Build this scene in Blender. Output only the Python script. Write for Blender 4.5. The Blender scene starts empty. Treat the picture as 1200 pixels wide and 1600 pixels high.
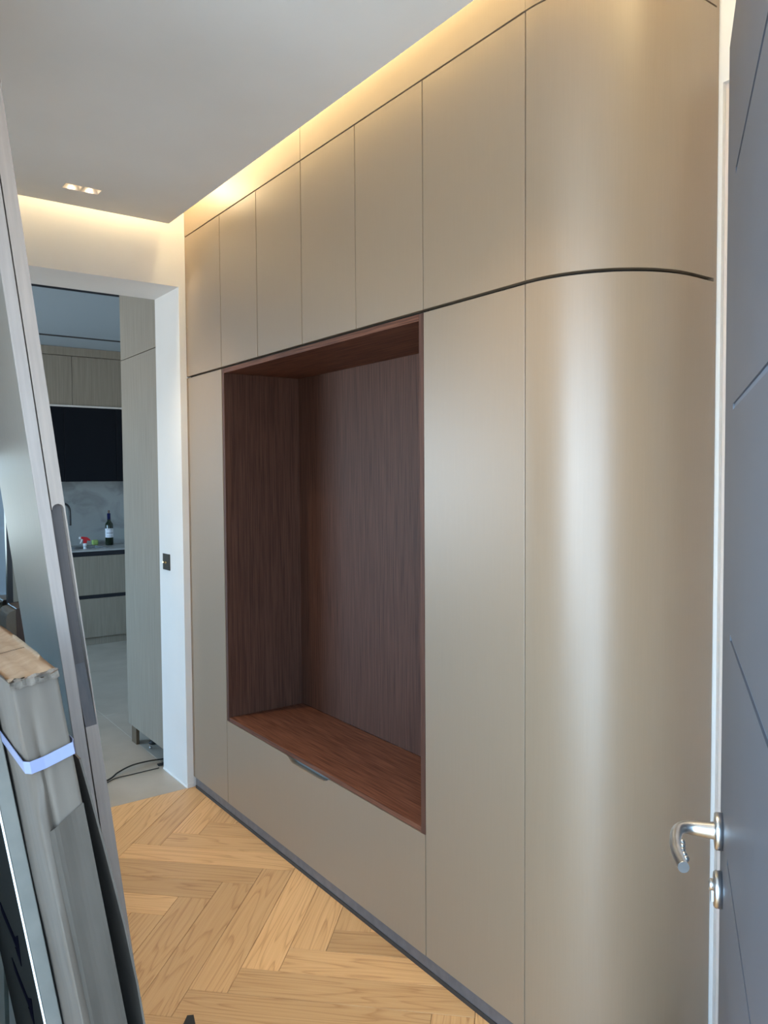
import bpy, bmesh, math, random
from mathutils import Vector, Matrix
from math import sin, cos, radians, pi
C = bpy.context.scene.collection
random.seed(7)

# ------------------------------------------------------------------ camera
YAW, PITCH, ROLL, F = radians(36.0879), radians(-2.4573), radians(-0.391), 1217.253
fw = Vector((sin(YAW)*cos(PITCH), cos(YAW)*cos(PITCH), sin(PITCH)))
r0 = Vector((cos(YAW), -sin(YAW), 0)); u0 = r0.cross(fw)
rt = r0*cos(ROLL) + u0*sin(ROLL); up = -r0*sin(ROLL) + u0*cos(ROLL)
cd = bpy.data.cameras.new('camera'); cam = bpy.data.objects.new('camera', cd); C.objects.link(cam)
cam.matrix_world = Matrix(((rt.x, up.x, -fw.x, -1.4265), (rt.y, up.y, -fw.y, 0), (rt.z, up.z, -fw.z, 1.475), (0, 0, 0, 1)))
cd.sensor_fit = 'VERTICAL'; cd.sensor_height = 36; cd.lens = 36*F/1600; cd.clip_start = 0.02
bpy.context.scene.camera = cam

# ------------------------------------------------------------------ world, exposure
SKY = 20.0
w = bpy.data.worlds.new('world'); bpy.context.scene.world = w; w.use_nodes = True
nt = w.node_tree; nt.nodes.clear()
bg = nt.nodes.new('ShaderNodeBackground'); ow = nt.nodes.new('ShaderNodeOutputWorld')
tc = nt.nodes.new('ShaderNodeTexCoord'); sp = nt.nodes.new('ShaderNodeSeparateXYZ'); rp = nt.nodes.new('ShaderNodeValToRGB')
nt.links.new(tc.outputs['Generated'], sp.inputs[0]); nt.links.new(sp.outputs['Z'], rp.inputs[0])
rp.color_ramp.elements[0].position = 0.0; rp.color_ramp.elements[0].color = (0.62, 0.68, 0.72, 1)
rp.color_ramp.elements[1].position = 0.02; rp.color_ramp.elements[1].color = (0.46, 0.74, 1.0, 1)
e = rp.color_ramp.elements.new(1.0); e.color = (0.36, 0.60, 1.0, 1)
nt.links.new(rp.outputs[0], bg.inputs[0]); bg.inputs[1].default_value = SKY
nt.links.new(bg.outputs[0], ow.inputs[0])
vs = bpy.context.scene.view_settings
vs.view_transform = 'Standard'; vs.look = 'None'; vs.gamma = 1.0; vs.use_curve_mapping = False; vs.exposure = 0.0
bpy.context.scene.cycles.max_bounces = 10
bpy.context.scene.cycles.diffuse_bounces = 6
bpy.context.scene.cycles.sample_clamp_indirect = 8.0

def area(name, loc, rot, sx, sy, power, col, portal=False):
    l = bpy.data.lights.new(name, 'AREA'); l.shape = 'RECTANGLE'; l.size = sx; l.size_y = sy; l.energy = power; l.color = col
    o = bpy.data.objects.new(name, l); C.objects.link(o); o.location = loc; o.rotation_euler = rot
    if portal: l.cycles.is_portal = True
    return o
# sky portals in the real openings: the entrance behind the camera and the kitchen window
area('entrance_portal', (-1.54, -0.14, 1.02), (radians(90), 0, 0), 0.92, 2.04, 1, (1, 1, 1), True)
area('window_portal', (-3.66, 5.8, 1.45), (0, radians(-90), 0), 1.3, 2.4, 1, (1, 1, 1), True)
SPOT_W = [50, 58, 36, 5]   # watts of the ceiling downlights
area('added_window_portal', (-2.14, 0.65, 1.5), (0, radians(-90), 0), 1.2, 0.7, 1, (1, 1, 1), True)  # sky portal of the added side window
LED = 22.0          # cove strips (emissive meshes)

# ------------------------------------------------------------------ materials
def mat(name, col, rough=0.5, metal=0.0, spec=0.5, emit=None, es=0.0):
    m = bpy.data.materials.new(name); m.use_nodes = True; b = m.node_tree.nodes['Principled BSDF']
    b.inputs['Base Color'].default_value = (*col, 1); b.inputs['Roughness'].default_value = rough
    b.inputs['Metallic'].default_value = metal; b.inputs['Specular IOR Level'].default_value = spec
    if emit: b.inputs['Emission Color'].default_value = (*emit, 1); b.inputs['Emission Strength'].default_value = es
    return m
def N(m, t, **kw):
    n = m.node_tree.nodes.new(t)
    for k, v in kw.items(): setattr(n, k, v)
    return n
def L(m, a, b): m.node_tree.links.new(a, b)
def bs(m): return m.node_tree.nodes['Principled BSDF']
def textured(name, c1, c2, scale=(1, 1, 1), nscale=6, detail=6, rough=0.5, metal=0.0, spec=0.5, bump=0.0, lo=0.35, hi=0.65, coord='Object', dist=0.0, vary=0.0, rvar=0.0):
    """noise-driven two-colour surface with optional relief"""
    m = mat(name, c1, rough, metal, spec)
    t = N(m, 'ShaderNodeTexCoord'); mp = N(m, 'ShaderNodeMapping'); mp.inputs['Scale'].default_value = scale
    L(m, t.outputs[coord], mp.inputs['Vector'])
    vec = mp.outputs[0]
    no = N(m, 'ShaderNodeTexNoise'); no.inputs['Scale'].default_value = nscale; no.inputs['Detail'].default_value = detail
    no.inputs['Distortion'].default_value = dist
    if vary:
        oi = N(m, 'ShaderNodeObjectInfo'); no.noise_dimensions = '4D'
        mu = N(m, 'ShaderNodeMath', operation='MULTIPLY'); mu.inputs[1].default_value = 37.0
        L(m, oi.outputs['Random'], mu.inputs[0]); L(m, mu.outputs[0], no.inputs['W'])
    L(m, vec, no.inputs['Vector'])
    r = N(m, 'ShaderNodeValToRGB'); r.color_ramp.elements[0].position = lo; r.color_ramp.elements[1].position = hi
    r.color_ramp.elements[0].color = (*c1, 1); r.color_ramp.elements[1].color = (*c2, 1)
    L(m, no.outputs['Fac'], r.inputs[0])
    out = r.outputs[0]
    if vary:
        hs = N(m, 'ShaderNodeHueSaturation'); ma = N(m, 'ShaderNodeMapRange')
        ma.inputs['To Min'].default_value = 1-vary; ma.inputs['To Max'].default_value = 1+vary
        L(m, oi.outputs['Random'], ma.inputs['Value']); L(m, ma.outputs[0], hs.inputs['Value']); L(m, out, hs.inputs['Color'])
        out = hs.outputs[0]
    L(m, out, bs(m).inputs['Base Color'])
    if bump:
        bp = N(m, 'ShaderNodeBump'); bp.inputs['Strength'].default_value = bump; bp.inputs['Distance'].default_value = 0.002
        L(m, no.outputs['Fac'], bp.inputs['Height']); L(m, bp.outputs[0], bs(m).inputs['Normal'])
    if rvar:
        mr = N(m, 'ShaderNodeMapRange'); mr.inputs['To Min'].default_value = rough-rvar; mr.inputs['To Max'].default_value = rough+rvar
        L(m, no.outputs['Fac'], mr.inputs['Value']); L(m, mr.outputs[0], bs(m).inputs['Roughness'])
    return m
def oak_plank(name):
    """cathedral-grained oak; grain runs along local X, offset per plank"""
    m = mat(name, (0.5, 0.3, 0.14), 0.42)
    t = N(m, 'ShaderNodeTexCoord'); oi = N(m, 'ShaderNodeObjectInfo')
    cx = N(m, 'ShaderNodeCombineXYZ'); mu = N(m, 'ShaderNodeMath', operation='MULTIPLY'); mu.inputs[1].default_value = 41.0
    L(m, oi.outputs['Random'], mu.inputs[0]); L(m, mu.outputs[0], cx.inputs[0]); L(m, mu.outputs[0], cx.inputs[2])
    cy = N(m, 'ShaderNodeMath', operation='MULTIPLY_ADD'); cy.inputs[1].default_value = 0.16; cy.inputs[2].default_value = -0.08
    L(m, oi.outputs['Random'], cy.inputs[0]); L(m, cy.outputs[0], cx.inputs[1])
    ad = N(m, 'ShaderNodeVectorMath', operation='ADD'); L(m, t.outputs['Object'], ad.inputs[0]); L(m, cx.outputs[0], ad.inputs[1])
    mp = N(m, 'ShaderNodeMapping'); mp.inputs['Scale'].default_value = (0.75, 9.5, 1.0); L(m, ad.outputs[0], mp.inputs[0])
    n1 = N(m, 'ShaderNodeTexNoise'); n1.inputs['Scale'].default_value = 1.3; n1.inputs['Detail'].default_value = 1.5; L(m, mp.outputs[0], n1.inputs['Vector'])
    m1 = N(m, 'ShaderNodeMath', operation='MULTIPLY'); m1.inputs[1].default_value = 13.0; L(m, n1.outputs['Fac'], m1.inputs[0])
    m2 = N(m, 'ShaderNodeMath', operation='FRACT'); L(m, m1.outputs[0], m2.inputs[0])
    r1 = N(m, 'ShaderNodeValToRGB'); el = r1.color_ramp.elements
    el[0].position = 0.0; el[0].color = (0.40, 0.40, 0.40, 1); el[1].position = 0.35; el[1].color = (0.12, 0.12, 0.12, 1)
    q = el.new(0.88); q.color = (0.16, 0.16, 0.16, 1); q = el.new(1.0); q.color = (0.46, 0.46, 0.46, 1)
    L(m, m2.outputs[0], r1.inputs[0])
    mp2 = N(m, 'ShaderNodeMapping'); mp2.inputs['Scale'].default_value = (2.5, 210.0, 1.0); L(m, ad.outputs[0], mp2.inputs[0])
    n2 = N(m, 'ShaderNodeTexNoise'); n2.inputs['Scale'].default_value = 1.0; n2.inputs['Detail'].default_value = 4.0; L(m, mp2.outputs[0], n2.inputs['Vector'])
    mixf = N(m, 'ShaderNodeMath', operation='MULTIPLY_ADD'); mixf.inputs[1].default_value = 0.75; L(m, n2.outputs['Fac'], mixf.inputs[0]); L(m, r1.outputs[0], mixf.inputs[2])
    r2 = N(m, 'ShaderNodeValToRGB'); el = r2.color_ramp.elements
    el[0].position = 0.30; el[0].color = (0.72, 0.44, 0.205, 1); el[1].position = 1.0; el[1].color = (0.42, 0.20, 0.075, 1)
    q = el.new(0.60); q.color = (0.64, 0.37, 0.16, 1)
    L(m, mixf.outputs[0], r2.inputs[0])
    hs = N(m, 'ShaderNodeHueSaturation'); ma = N(m, 'ShaderNodeMapRange'); ma.inputs['To Min'].default_value = 0.74; ma.inputs['To Max'].default_value = 1.16
    L(m, oi.outputs['Random'], ma.inputs['Value']); L(m, ma.outputs[0], hs.inputs['Value']); L(m, r2.outputs[0], hs.inputs['Color'])
    L(m, hs.outputs[0], bs(m).inputs['Base Color'])
    bp = N(m, 'ShaderNodeBump'); bp.inputs['Strength'].default_value = 0.12; bp.inputs['Distance'].default_value = 0.001
    L(m, mixf.outputs[0], bp.inputs['Height']); L(m, bp.outputs[0], bs(m).inputs['Normal'])
    return m

M = {}
M['lacquer'] = textured('taupe_lacquer', (0.270, 0.196, 0.130), (0.280, 0.204, 0.136), scale=(60, 60, 1.2), nscale=6, detail=3, rough=0.40, metal=0.0, spec=1.0, rvar=0.01)
M['carcass'] = mat('carcass_dark', (0.012, 0.009, 0.007), 0.8)
M['carcass_grey'] = mat('drawer_box_grey', (0.22, 0.23, 0.22), 0.6)
M['wenge_v'] = textured('dark_veneer_vertical', (0.050, 0.019, 0.012), (0.135, 0.060, 0.039), scale=(110, 110, 2.5), nscale=2.0, detail=5, rough=0.55, spec=0.3, lo=0.25, hi=0.75)
M['wenge_h'] = textured('dark_veneer_bench', (0.075, 0.022, 0.011), (0.19, 0.075, 0.042), scale=(120, 3, 120), nscale=2.0, detail=5, rough=0.55, spec=0.3, lo=0.36, hi=0.62)
M['plinth'] = textured('grey_plinth', (0.13, 0.13, 0.14), (0.16, 0.16, 0.17), scale=(1, 1, 1), nscale=30, rough=0.4, metal=0.3)
M['plinth_shadow'] = mat('foot_shadow_dark', (0.035, 0.032, 0.03), 0.6)  # dark colour stands in for the shadow gap below the plinth
M['wall'] = textured('wall_paint', (0.74, 0.72, 0.69), (0.78, 0.76, 0.73), nscale=2.5, detail=4, rough=0.75, bump=0.02)
M['ceil'] = textured('ceiling_paint', (0.84, 0.83, 0.80), (0.87, 0.86, 0.83), nscale=3, detail=3, rough=0.8)
M['oak_floor'] = oak_plank('oak_herringbone')
M['screed'] = mat('screed', (0.05, 0.03, 0.02), 0.9)
M['tile'] = textured('pale_tile', (0.36, 0.32, 0.265), (0.44, 0.395, 0.335), nscale=5, detail=8, rough=0.38, lo=0.3, hi=0.7)
M['grout'] = mat('grout', (0.62, 0.60, 0.57), 0.8)
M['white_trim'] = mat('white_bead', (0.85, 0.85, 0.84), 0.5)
M['reveal'] = mat('beige_reveal', (0.62, 0.53, 0.47), 0.6)
M['kitchen_oak'] = textured('kitchen_oak_veneer', (0.22, 0.19, 0.15), (0.31, 0.27, 0.215), scale=(45, 45, 1.5), nscale=2.2, detail=6, rough=0.5, lo=0.25, hi=0.75)
M['kitchen_dark'] = mat('black_lacquer_front', (0.003, 0.005, 0.009), 0.5, 0, 0.15)
M['black_slot'] = mat('black_channel', (0.004, 0.005, 0.012), 0.5)
M['marble'] = textured('grey_marble', (0.34, 0.36, 0.36), (0.23, 0.24, 0.24), scale=(1, 1, 1.3), nscale=3.2, detail=10, rough=0.3, lo=0.45, hi=0.62, dist=1.2)
M['counter'] = textured('pale_stone_counter', (0.45, 0.46, 0.46), (0.34, 0.35, 0.35), nscale=6, detail=8, rough=0.25)
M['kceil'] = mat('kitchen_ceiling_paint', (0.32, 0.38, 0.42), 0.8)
M['steel'] = textured('satin_steel', (0.55, 0.55, 0.55), (0.62, 0.62, 0.62), scale=(1, 1, 1), nscale=40, rough=0.28, metal=1.0)
M['sink'] = mat('sink_steel', (0.6, 0.62, 0.64), 0.25, 1.0)
M['black_metal'] = mat('black_metal', (0.012, 0.012, 0.014), 0.4)
M['mirror'] = mat('mirror_glass', (0.75, 0.85, 0.86), 0.05, 1.0)
M['door_paint'] = textured('slate_door_paint', (0.062, 0.072, 0.092), (0.070, 0.080, 0.100), nscale=3, detail=4, rough=0.42, spec=0.5, rvar=0.05)
M['door_groove'] = mat('door_groove', (0.10, 0.13, 0.18), 0.4)
M['cardboard'] = textured('kraft_cardboard', (0.056, 0.041, 0.029), (0.074, 0.055, 0.039), scale=(12, 12, 2), nscale=3, detail=6, rough=0.75, bump=0.12)  # kraft darkened so its colour carries the dim near face
M['cardboard_top'] = textured('kraft_top_lit', (0.36, 0.23, 0.135), (0.43, 0.29, 0.18), scale=(4, 30, 4), nscale=3, rough=0.6, bump=0.1)  # kraft lightened: light falling on the top is put into this colour
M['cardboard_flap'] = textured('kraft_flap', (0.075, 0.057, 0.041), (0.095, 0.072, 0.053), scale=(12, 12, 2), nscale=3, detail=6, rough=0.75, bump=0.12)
M['cardboard_torn'] = textured('torn_cardboard', (0.10, 0.075, 0.055), (0.24, 0.19, 0.15), nscale=60, rough=0.9, bump=0.4)
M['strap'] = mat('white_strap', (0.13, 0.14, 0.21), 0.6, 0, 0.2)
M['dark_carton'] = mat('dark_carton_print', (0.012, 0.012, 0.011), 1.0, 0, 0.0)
M['grey_carton'] = textured('grey_carton', (0.075, 0.068, 0.056), (0.095, 0.085, 0.070), nscale=20, rough=0.7)
M['ink'] = mat('black_ink', (0.002, 0.002, 0.004), 1.0, 0, 0.0)
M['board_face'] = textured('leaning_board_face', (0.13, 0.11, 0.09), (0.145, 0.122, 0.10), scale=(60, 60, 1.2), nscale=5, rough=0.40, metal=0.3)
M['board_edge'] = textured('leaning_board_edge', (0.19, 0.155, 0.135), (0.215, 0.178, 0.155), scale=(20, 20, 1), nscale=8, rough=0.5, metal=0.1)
M['board_edge2'] = textured('rear_board_edge', (0.19, 0.15, 0.125), (0.22, 0.175, 0.145), scale=(20, 20, 1), nscale=8, rough=0.5, metal=0.1)
M['dark_brown'] = textured('dark_brown_board', (0.030, 0.020, 0.017), (0.045, 0.030, 0.025), scale=(60, 60, 2), nscale=3, rough=0.5)
M['glass_green'] = mat('bottle_glass', (0.012, 0.022, 0.012), 0.08)
M['foil'] = mat('blue_foil', (0.02, 0.025, 0.12), 0.35, 0.5)
M['paper'] = mat('label_paper', (0.75, 0.78, 0.85), 0.6)
M['label_ink'] = mat('label_print', (0.12, 0.13, 0.18), 0.6)
M['cork'] = mat('cork', (0.20, 0.13, 0.10), 0.8)
M['red'] = mat('red_plastic', (0.55, 0.01, 0.02), 0.35)
M['white_plastic'] = mat('white_plastic', (0.8, 0.82, 0.85), 0.35)
M['clear'] = mat('translucent_plastic', (0.70, 0.78, 0.82), 0.2)
M['sponge'] = textured('green_sponge', (0.25, 0.42, 0.12), (0.42, 0.52, 0.16), nscale=80, rough=0.9, bump=0.4)
M['bronze'] = textured('dark_bronze', (0.055, 0.048, 0.04), (0.075, 0.065, 0.055), scale=(1, 1, 20), nscale=20, rough=0.4, metal=0.8)
M['brass'] = mat('brass', (0.80, 0.58, 0.28), 0.25, 1.0)
M['rubber'] = mat('black_rubber', (0.012, 0.012, 0.012), 0.55)
M['led'] = mat('warm_led', (1, 0.8, 0.5), 0.5, emit=(1.0, 0.81, 0.46), es=LED)
M['led_end'] = mat('warm_led_bright', (1, 0.8, 0.5), 0.5, emit=(1.0, 0.83, 0.55), es=LED*1.2)
M['lamp'] = mat('warm_lamp', (1, 0.85, 0.65), 0.5, emit=(1.0, 0.74, 0.42), es=14)
M['reflector'] = mat('pale_reflector', (0.86, 0.80, 0.70), 0.3, 0.2)
M['raw_wood'] = mat('raw_wood', (0.12, 0.08, 0.045), 0.7)

# ------------------------------------------------------------------ helpers
def bx(bm, x0, x1, y0, y1, z0, z1, bev=0.0, mi=0):
    vs_ = [bm.verts.new((x, y, z)) for x in (x0, x1) for y in (y0, y1) for z in (z0, z1)]
    fs = [bm.faces.new([vs_[i] for i in f]) for f in ((0, 1, 3, 2), (4, 6, 7, 5), (0, 4, 5, 1), (2, 3, 7, 6), (0, 2, 6, 4), (1, 5, 7, 3))]
    for f in fs: f.material_index = mi
    if bev:
        es = list({e for f in fs for e in f.edges})
        bmesh.ops.bevel(bm, geom=es, offset=bev, segments=1, profile=0.5, affect='EDGES')
def box(x0, x1, y0, y1, z0, z1, bev=0.0):
    bm = bmesh.new(); bx(bm, x0, x1, y0, y1, z0, z1, bev); return bm
def boxes(lst, bev=0.0):
    bm = bmesh.new()
    for b in lst: bx(bm, *b, bev)
    return bm
def prism(bm, pts, a0, a1, axis='z'):
    """extrude polygon pts between a0 and a1 along axis; pts are the two other coordinates in xyz order"""
    def P(p, a): return {'z': (p[0], p[1], a), 'y': (p[0], a, p[1]), 'x': (a, p[0], p[1])}[axis]
    A = [bm.verts.new(P(p, a0)) for p in pts]; B = [bm.verts.new(P(p, a1)) for p in pts]
    n = len(pts)
    bm.faces.new(A); bm.faces.new(B[::-1])
    for i in range(n): bm.faces.new((A[i], B[i], B[(i+1) % n], A[(i+1) % n]))
    bmesh.ops.recalc_face_normals(bm, faces=bm.faces[:])
def tube(bm, path, rad, seg=12, cap=True):
    pts = [Vector(p) for p in path]; rads = rad if isinstance(rad, (list, tuple)) else [rad]*len(pts)
    rings = []; ref = None
    for i, p in enumerate(pts):
        d = (pts[min(i+1, len(pts)-1)] - pts[max(i-1, 0)]).normalized()
        if ref is None: ref = Vector((0, 0, 1)) if abs(d.z) < 0.9 else Vector((1, 0, 0))
        a = d.cross(ref).normalized(); b = a.cross(d).normalized(); ref = b
        rings.append([bm.verts.new(p + (a*cos(2*pi*k/seg) + b*sin(2*pi*k/seg))*rads[i]) for k in range(seg)])
    for i in range(len(rings)-1):
        for k in range(seg):
            f = bm.faces.new((rings[i][k], rings[i][(k+1) % seg], rings[i+1][(k+1) % seg], rings[i+1][k])); f.smooth = True
    if cap: bm.faces.new(rings[0][::-1]); bm.faces.new(rings[-1])
    bmesh.ops.recalc_face_normals(bm, faces=bm.faces[:])
def lathe(bm, prof, seg=20, centre=(0, 0, 0)):
    cx, cy, cz = centre; rings = []
    for r, z in prof: rings.append([bm.verts.new((cx+max(r, 1e-4)*cos(2*pi*k/seg), cy+max(r, 1e-4)*sin(2*pi*k/seg), cz+z)) for k in range(seg)])
    for i in range(len(rings)-1):
        for k in range(seg):
            f = bm.faces.new((rings[i][k], rings[i][(k+1) % seg], rings[i+1][(k+1) % seg], rings[i+1][k])); f.smooth = True
    bm.faces.new(rings[0][::-1]); bm.faces.new(rings[-1])
    bmesh.ops.recalc_face_normals(bm, faces=bm.faces[:])
def obj(name, bm, m, parent=None, loc=None):
    """link a bmesh as one object; loc moves the origin there while the shape stays put"""
    me = bpy.data.meshes.new(name)
    if loc is not None: bmesh.ops.translate(bm, verts=bm.verts[:], vec=-Vector(loc))
    bm.to_mesh(me); bm.free()
    for mm in (m if isinstance(m, list) else [m]): me.materials.append(mm)
    o = bpy.data.objects.new(name, me); C.objects.link(o)
    if loc is not None: o.location = loc
    if parent is not None: o.parent = parent
    return o
def tag(o, label, cat, group=None):
    o['label'] = label; o['category'] = cat
    if group: o['group'] = group
    return o
def thing(name, label, cat, loc=(0, 0, 0), rot=(0, 0, 0), group=None):
    o = bpy.data.objects.new(name, None); C.objects.link(o); o.location = loc; o.rotation_euler = rot; o.empty_display_size = 0.05
    return tag(o, label, cat, group)
def struct(name, bm, m, parent=None):
    o = obj(name, bm, m, parent)
    if parent is None: o['kind'] = 'structure'
    return o

# ------------------------------------------------------------------ key measures (metres)
S = [3.5265, 3.1375, 2.797, 2.449, 2.1045, 1.76, 1.3607]      # wardrobe seams along y
ZF, ZS, ZB, Z0 = 2.607, 1.9548, 0.4224, 0.0521               # top joint, split, drawer top, door bottom
YW, TR, ZO, XJ = 3.5265, 0.3162, 2.3735, -0.0317              # end wall, its thickness, opening height, jamb
RC, XE = 0.28, 0.365                                          # corner radius, end of the curved front
ZC = 2.626; CG = 0.108                                        # dropped ceiling and the cove gap
ZR = 2.86                                                     # recess above the dropped ceiling
KY = 7.74                                                     # kitchen back wall

# ------------------------------------------------------------------ structure: floor
floor = struct('floor', box(-2.1, 0.62, -0.14, YW, -0.06, -0.004), M['screed'])
def clip(poly, lim):
    """Sutherland-Hodgman against an axis-aligned rectangle"""
    for ax, v, sgn in ((0, lim[0], 1), (0, lim[1], -1), (1, lim[2], 1), (1, lim[3], -1)):
        out = []
        for i in range(len(poly)):
            a, b = poly[i], poly[(i+1) % len(poly)]
            da, db = (a[ax]-v)*sgn, (b[ax]-v)*sgn
            if da >= 0: out.append(a)
            if (da >= 0) != (db >= 0):
                t = da/(da-db); out.append((a[0]+(b[0]-a[0])*t, a[1]+(b[1]-a[1])*t))
        poly = out
        if not poly: return []
    return poly
PW, PL, U0, V0 = 0.118, 0.708, 0.955, 2.037
r2 = math.sqrt(0.5)
def uv2xy(u, v): return ((u-v)*r2, (u+v)*r2)
def plank(u0_, u1_, v0_, v1_, lim, parent, ang):
    g = 0.0006
    poly = clip([uv2xy(a, b) for a, b in ((u0_+g, v0_+g), (u1_-g, v0_+g), (u1_-g, v1_-g), (u0_+g, v1_-g))], lim)
    if len(poly) < 3: return
    ar = abs(sum(poly[i][0]*poly[(i+1) % len(poly)][1]-poly[(i+1) % len(poly)][0]*poly[i][1] for i in range(len(poly))))/2
    if ar < 0.00002: return
    cx, cy = uv2xy((u0_+u1_)/2, (v0_+v1_)/2)
    ca, sa = cos(-ang), sin(-ang)
    loc = [((x-cx)*ca-(y-cy)*sa, (x-cx)*sa+(y-cy)*ca) for x, y in poly]
    dz = random.uniform(-0.0003, 0.0003)
    bm = bmesh.new(); prism(bm, loc, -0.0035, 0.0+dz)
    top = [f for f in bm.faces if f.normal.z > 0.9]
    bmesh.ops.bevel(bm, geom=[e for f in top for e in f.edges], offset=0.0007, segments=1, affect='EDGES')
    o = obj('plank', bm, M['oak_floor'], parent); o.location = (cx, cy, 0); o.rotation_euler = (0, 0, ang)
lim = (-2.04, 0.012, -0.1, YW)
for b in range(-4, 5):
    for k in range(-30, 31):
        uu, vv = U0 + k*PW + b*PL, V0 - k*PW + b*PL
        plank(uu, uu+PL, vv-PW, vv, lim, floor, pi/4)
        plank(uu, uu+PW, vv-PW-PL, vv-PW, lim, floor, 3*pi/4)
floor2 = struct('floor_kitchen', box(-3.6, 1.4, YW, KY, -0.06, -0.0015), M['grout'])
tx = [-3.6, -2.41, -1.21, -0.009, 1.191, 1.4]; ty = [YW, 4.94, 6.14, 7.34, KY]
for i in range(len(tx)-1):
    for j in range(len(ty)-1):
        bm = box(tx[i]+0.0015, tx[i+1]-0.0015, ty[j]+0.0015, ty[j+1]-0.0015, -0.012, 0.0, 0.0008)
        obj('tile', bm, M['tile'], floor2)
floor3 = struct('floor_lounge', box(-3.6, -2.1, 2.0, YW, -0.06, -0.001), M['screed'])
obj('tile', box(-3.598, -2.103, 2.003, YW-0.003, -0.012, 0.0), M['tile'], floor3)
struct('floor_outside', box(-6, 3, -5, -0.14, -0.12, -0.02), M['tile'])

# ------------------------------------------------------------------ structure: walls
T = 0.12
struct('wall_end', boxes([(XJ, 1.4, YW, YW+TR, 0, ZR), (-2.4, XJ, YW, YW+TR, ZO, ZR), (-3.6, -2.4, YW, YW+TR, 0, ZR)]), M['wall'])
struct('wall_left', boxes([(-1.40, -1.275, 1.62, 2.0, 0, ZR), (-2.17, -2.05, -0.1, 0.3, 0, ZR), (-2.17, -2.05, 1.0, 1.9, 0, ZR), (-2.17, -2.05, 0.3, 1.0, 0, 0.9), (-2.17, -2.05, 0.3, 1.0, 2.1, ZR)]), M['wall'])
struct('wall_lounge', boxes([(-3.72, -1.40, 1.9, 2.0, 0, ZR), (-3.72, -3.6, 2.0, 4.6, 0, ZR)]), M['wall'])
struct('wall_entrance', boxes([(-2.05, -2.0, -0.12, 0.1, 0, ZR), (-1.08, 0.38, -0.12, 0.1, 0, ZR), (-2.0, -1.08, -0.12, 0.1, 2.04, ZR)]), M['wall'])
struct('wall_right', boxes([(0.40, 0.52, 0.1, 1.078, 0, ZR), (0.38, 0.40, 1.0715, 1.078, 0, ZR), (0.38, 0.40, 0.1, 1.0715, 2.428, ZR), (0.62, 0.74, 1.078, YW, 0, ZR), (0.38, 0.62, 1.078, 1.09, 0, ZR)]), M['wall'])
struct('trim_1', box(0.392, 0.40, 0.1, 1.0710, 0, 2.4275), M['reveal'])
struct('wall_kitchen_back', box(-3.72, 1.52, KY, KY+T, 0, ZR), M['wall'])
struct('wall_kitchen_right', box(1.4, 1.52, YW, KY, 0, ZR), M['wall'])
struct('wall_kitchen_left', boxes([(-3.72, -3.6, 7.0, KY, 0, ZR), (-3.72, -3.6, 4.6, 7.0, 0, 0.8), (-3.72, -3.6, 4.6, 7.0, 2.1, ZR)]), M['wall'])
win = struct('window_1', boxes([(-3.68, -3.63, 4.6, 4.65, 0.8, 2.1), (-3.68, -3.63, 6.95, 7.0, 0.8, 2.1), (-3.68, -3.63, 5.78, 5.82, 0.85, 2.05), (-3.68, -3.63, 4.65, 6.95, 0.8, 0.85), (-3.68, -3.63, 4.65, 6.95, 2.05, 2.1)]), M['black_metal'])
struct('trim_2', box(XJ-0.003, XJ, YW+0.002, YW+TR, 0, 0.007), M['white_trim'])
struct('trim_3', box(XJ, -0.001, YW-0.004, YW, 0, 0.022, 0.001), M['wall'])
struct('added_window', boxes([(-2.13, -2.09, 0.3, 0.34, 0.9, 2.1), (-2.13, -2.09, 0.96, 1.0, 0.9, 2.1), (-2.13, -2.09, 0.34, 0.96, 0.9, 0.94), (-2.13, -2.09, 0.34, 0.96, 2.06, 2.1)]), M['white_trim'])  # added side window, invented to light boards and carton from the left
# ceiling: dropped slab with a cove gap along the wardrobe and the end wall; holes for the twin lamps
LAMPS = [(-0.54, 3.2265), (-0.54, 1.25), (-0.54, 0.45), (-1.55, 0.45)]  # only the first is in view; the others are added for hall fill
hx, hy = 0.070, 0.0295
cb = [(-2.05, -CG, 3.2265+hy, YW-0.090), (-2.05, -0.54-hx, 3.2265-hy, 3.2265+hy), (-0.54+hx, -CG, 3.2265-hy, 3.2265+hy),
      (-2.05, -CG, 1.25+hy, 3.2265-hy), (-2.05, -0.54-hx, 1.25-hy, 1.25+hy), (-0.54+hx, -CG, 1.25-hy, 1.25+hy),
      (-2.05, -CG, 0.45+hy, 1.25-hy), (-2.05, -1.55-hx, 0.45-hy, 0.45+hy), (-1.55+hx, -0.54-hx, 0.45-hy, 0.45+hy), (-0.54+hx, -CG, 0.45-hy, 0.45+hy),
      (-2.05, -CG, 0.1, 0.45-hy), (-3.6, -2.05, 2.0, YW-0.09)]
cl = [(a, b, c, d, ZC, ZC+0.035) for a, b, c, d in cb] + [(-CG-0.012, -CG, 0.1, YW-0.09, ZC+0.035, ZC+0.05), (-2.05, -CG, YW-0.102, YW-0.09, ZC+0.035, ZC+0.05)]
struct('ceiling', boxes(cl), M['ceil'])
struct('ceiling_recess', box(-3.7, 0.74, -0.12, YW, ZR, ZR+0.1), M['ceil'])
YS1, YS2 = 5.11, 6.84
struct('ceiling_kitchen', boxes([(-3.7, 1.5, YW+TR, YS1, 2.68, 2.8), (-3.7, 1.5, YS1+0.1, YS2, 2.68, 2.8), (-3.7, 1.5, YS2+0.06, KY, 2.68, 2.8), (-3.7, 1.5, YS1-0.01, YS2+0.07, 2.74, 2.8)]), M['kceil'])
for y0, y1 in ((YS1, YS1+0.10), (YS2, YS2+0.06)):
    o = struct('trim_4' if y0 < 6 else 'trim_5', box(-3.6, 1.4, y0, y1, 2.679, 2.739), M['black_slot'])
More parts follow.
